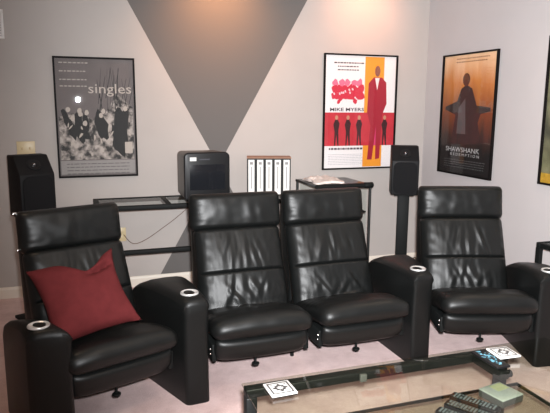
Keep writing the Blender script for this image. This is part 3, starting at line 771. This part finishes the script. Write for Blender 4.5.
def stand(label, loc, rz, H, lean=.0):
    t = thing('speaker_stand', label, 'speaker stand', loc, rz, 'speaker stands')
    obj('top_plate', box(-.085, .085, .02, .20, H - .01, H), M['blackmetal'], t, bevel=.002)
    obj('column', prism(bmesh.new(), [(-.052, .06), (.052, .06), (.045, .15), (-.045, .15)], .022, H - .01), M['blackmetal'], t, bevel=.006)
    obj('base', box(-.13, .13, -.02, .26, 0, .022), M['blackmetal'], t, bevel=.006)
    return t
RS = (2.70, 4.40, 0); rr = math.radians(-26)
stand('black speaker stand behind the gap between loveseat and right recliner', RS, rr, .755)
speaker('black loudspeaker on its stand beneath the white and red poster', (RS[0], RS[1], .756), rr)
LS = (-.262, 4.20, 0); lr = math.radians(24)
stand('black speaker stand hidden behind the left recliner', LS, lr, .755)
speaker('black loudspeaker behind the left recliner, below the light switch', (LS[0], LS[1], .756), lr)

# cords
def cord(name, pts, r, m, label):
    P = [Vector(p) for p in pts]; out = []
    for i in range(len(P) - 1):
        p0, p1, p2, p3 = P[max(i - 1, 0)], P[i], P[i + 1], P[min(i + 2, len(P) - 1)]
        for k in range(6):
            s = k / 6; out.append(.5 * ((2 * p1) + (p2 - p0) * s + (2 * p0 - 5 * p1 + 4 * p2 - p3) * s * s + (3 * p1 - p0 - 3 * p2 + p3) * s ** 3))
    out.append(P[-1])
    return tag(obj(name, tube(bmesh.new(), out, r, 6), m, smooth=True), label, 'cord')
cord('power_cord', [(.33, 4.862, .46), (.40, 4.862, .38), (.50, 4.862, .40), (.66, 4.864, .50), (.80, 4.866, .60), (.90, 4.866, .69), (.98, 4.866, .80)], .003, mat('brown_cord', (.12, .07, .05), .6), 'thin brown power cord drooping across the wall behind the glass console')
cord('speaker_cable', [(2.80, 4.58, .03), (2.93, 4.60, .10), (3.00, 4.65, .105), (3.08, 4.74, .03), (3.14, 4.82, .006)], .005, M['plastic'], 'black speaker cable looping at the foot of the right speaker stand')

# side table at the right wall
t = thing('side_table', 'black metal glass-topped side table at the right edge beside the right recliner', 'side table', (0, 0, 0))
X0, X1, YA, YC, ZT3 = 2.915, 3.15, 2.60, 3.055, .626
b = bmesh.new(); bx(b, X0, X1, YA, YA + .032, ZT3 - .035, ZT3); bx(b, X0, X1, YC - .032, YC, ZT3 - .035, ZT3); bx(b, X0, X0 + .032, YA + .032, YC - .032, ZT3 - .035, ZT3); bx(b, X1 - .032, X1, YA + .032, YC - .032, ZT3 - .035, ZT3)
obj('top_frame', b, M['blackmetal'], t, bevel=.004)
obj('glass_top', box(X0 + .032, X1 - .032, YA + .032, YC - .032, ZT3 - .012, ZT3 - .004), M['cglass'], t)
for x in (X0, X1 - .032):
    for y in (YA, YC - .032): obj('leg', box(x, x + .032, y, y + .032, 0, ZT3 - .035), M['blackmetal'], t)

# ------------------------------------------------------------------ coffee table
ZG = .45
t = thing('coffee_table', 'glass coffee table with dark square metal frame in the foreground', 'coffee table', (0, 0, 0))
BX0, BX1, BY = .572, 1.83, 2.05
FY = .98
b = bmesh.new()
bx(b, BX0, BX1, BY - .045, BY, ZG - .045, ZG - .009)
obj('back_rail', b, M['tablemetal'], t, bevel=.004)
b = bmesh.new(); bx(b, BX0, BX1, FY, FY + .045, ZG - .045, ZG - .009); obj('front_rail', b, M['tablemetal'], t, bevel=.004)
b = bmesh.new(); bx(b, 1.617, 1.660, 1.825, BY - .045, ZG - .045, ZG - .009); obj('side_rail', b, M['tablemetal'], t, bevel=.004)
for x, y in ((BX0, BY - .045), (BX0, FY), (1.762, BY - .050), (1.762, FY)):
    obj('leg', box(x, x + .045, y, y + .045, 0, ZG - .045), M['tablemetal'], t, bevel=.004)
b = bmesh.new(); lathe(b, [(.010, 0), (.016, .004), (.016, .018), (.011, .022)], 16, mx=Matrix.Translation((1.655, 1.835, ZG - .024)) @ Matrix.Rotation(PI / 2, 4, 'Y'))
obj('rail_knob', b, M['blackmetal'], t, smooth=True)
ZS = .275
obj('lower_shelf', box(BX0 + .05, 1.86, FY + .02, BY - .055, ZS - .008, ZS), M['tglass'], t, bevel=.0015)
b = bmesh.new()
bx(b, BX0 + .05, 1.86, BY - .055, BY - .049, ZS - .012, ZS + .001); bx(b, 1.86, 1.868, FY + .02, BY - .049, ZS - .012, ZS + .001)
obj('shelf_edge', b, M['tablemetal'], t)
b = bmesh.new(); bx(b, 1.055, 1.085, BY - .062, BY - .0455, ZG - .044, ZG - .011)
obj('glass_clip', b, mat('grey_clip', (.12, .12, .12), .3), t, bevel=.004)
obj('glass_top', box(BX0 - .006, 2.06, FY - .02, BY + .004, ZG - .009, ZG), M['tglass'], t, bevel=.002)
# coasters, case and remote controls on the glass
def coaster(label, loc, rz):
    t = thing('coaster', label, 'coaster', loc, rz, 'tile coasters on the glass table')
    obj('tile', box(-.052, .052, -.052, .052, 0, .008), M['tilewhite'], t, bevel=.002)
    b = bmesh.new(); z = .0085; a, c = .043, .036
    for p in ([(-a, -a), (a, -a), (c, -c), (-c, -c)], [(a, -a), (a, a), (c, c), (c, -c)], [(a, a), (-a, a), (-c, c), (c, c)], [(-a, a), (-a, -a), (-c, -c), (-c, c)]): blob(b, p, z)
    for k in range(8):
        an = k * PI / 4; L = .034 if k % 2 == 0 else .027
        ca, sa = math.cos(an), math.sin(an)
        blob(b, [(.008 * ca, .008 * sa), (L * .6 * ca - .009 * sa, L * .6 * sa + .009 * ca), (L * ca, L * sa), (L * .6 * ca + .009 * sa, L * .6 * sa - .009 * ca)], z)
    for sx in (1, -1):
        for sy in (1, -1): blob(b, ell(sx * .027, sy * .027, .005, .003, 8, PI / 4 * sx * sy), z)
    obj('ornament', b, M['tileink'], t)
    obj('cork_base', box(-.050, .050, -.050, .050, -.004, 0), M['cover'], t)
M['tilewhite'] = mat('white_glazed_tile', (.78, .77, .75), .25, noise_amt=.03)
M['tileink'] = mat('dark_tile_print', (.05, .045, .045), .4)
coaster('white tile coaster at the left end of the glass coffee table', (.690, 1.948, ZG + .0045), math.radians(2))
coaster('white tile coaster at the right end of the table by the blue patterned case', (1.735, 1.955, ZG + .0045), math.radians(-4))
t = thing('patterned_case', 'flat black case with a blue swirl pattern lying beside the right coaster', 'case', (1.640, 1.922, ZG + .0005), math.radians(0))
obj('case_body', box(-.034, .034, -.085, .085, 0, .010), M['plastic'], t, bevel=.002)
b = bmesh.new(); rs = random.Random(12)
for k in range(34):
    x, y = rs.uniform(-.026, .026), rs.uniform(-.074, .076); blob(b, ell(x, y, rs.uniform(.004, .010), rs.uniform(.002, .004), 8, rs.uniform(0, PI), .2, rs), .0103 + k * .00001)
obj('swirl_pattern', b, flat('print_sky_blue', (.16, .42, .55)), t)
def remote(label, loc, rz, L, W, seed):
    t = thing('remote_control', label, 'remote control', loc, rz, 'remote controls under the glass table top')
    obj('remote_body', prism(bmesh.new(), rrect(-W / 2, W / 2, -L / 2, L / 2, .012), 0, .024), M['plastic'], t, bevel=.005)
    b = bmesh.new(); nx = max(3, int(W / .013)); ny = int(L / .015)
    for i in range(nx):
        for j in range(ny):
            if (i * 7 + j * 3 + seed) % 9 == 0: continue
            x = (i + .5 - nx / 2) * (W - .014) / nx; y = (j + .5 - ny / 2) * (L - .024) / ny
            bx(b, x - .0032, x + .0032, y - .0038, y + .0038, .022, .0265)
    obj('button_pad', b, M['buttons'], t)
    t.children[1]['label'] = 'grid of pale buttons'
M['buttons'] = mat('pale_grey_buttons', (.15, .18, .20), .5, noise_amt=.2)
remote('black remote control under the glass table top, farthest right, against the plastic box', (1.540, 1.880, ZS + .0005), math.radians(32), .205, .058, 1)
remote('middle one of the three button-covered remote controls under the glass table top', (1.476, 1.835, ZS + .0005), math.radians(32), .20, .056, 2)
remote('leftmost of the three button-covered remote controls under the glass table top', (1.405, 1.800, ZS + .0005), math.radians(33), .19, .054, 4)
t = thing('plastic_box', 'dark grey box with pale lid and yellow-green label beside the remote controls', 'box', (1.690, 1.900, ZS + .0005), math.radians(11))
obj('box_body', box(-.066, .066, -.064, .064, 0, .030), mat('smoke_grey_plastic', (.06, .065, .065), .35, noise_amt=.1), t, bevel=.004)
obj('lid', box(-.066, .066, -.064, .064, .030, .036), mat('pale_clear_plastic', (.42, .47, .45), .3, noise_amt=.15, noise_scale=12), t, bevel=.003)
o = obj('paper_label', box(-.012, .056, .002, .054, .036, .0366), flat('label_yellow_green', (.48, .52, .30)), t); o['label'] = 'yellow-green label'
for o in list(C.objects):
    if o.type == 'MESH' and o.data and len(o.data.polygons) == 0: print('EMPTY', o.name)
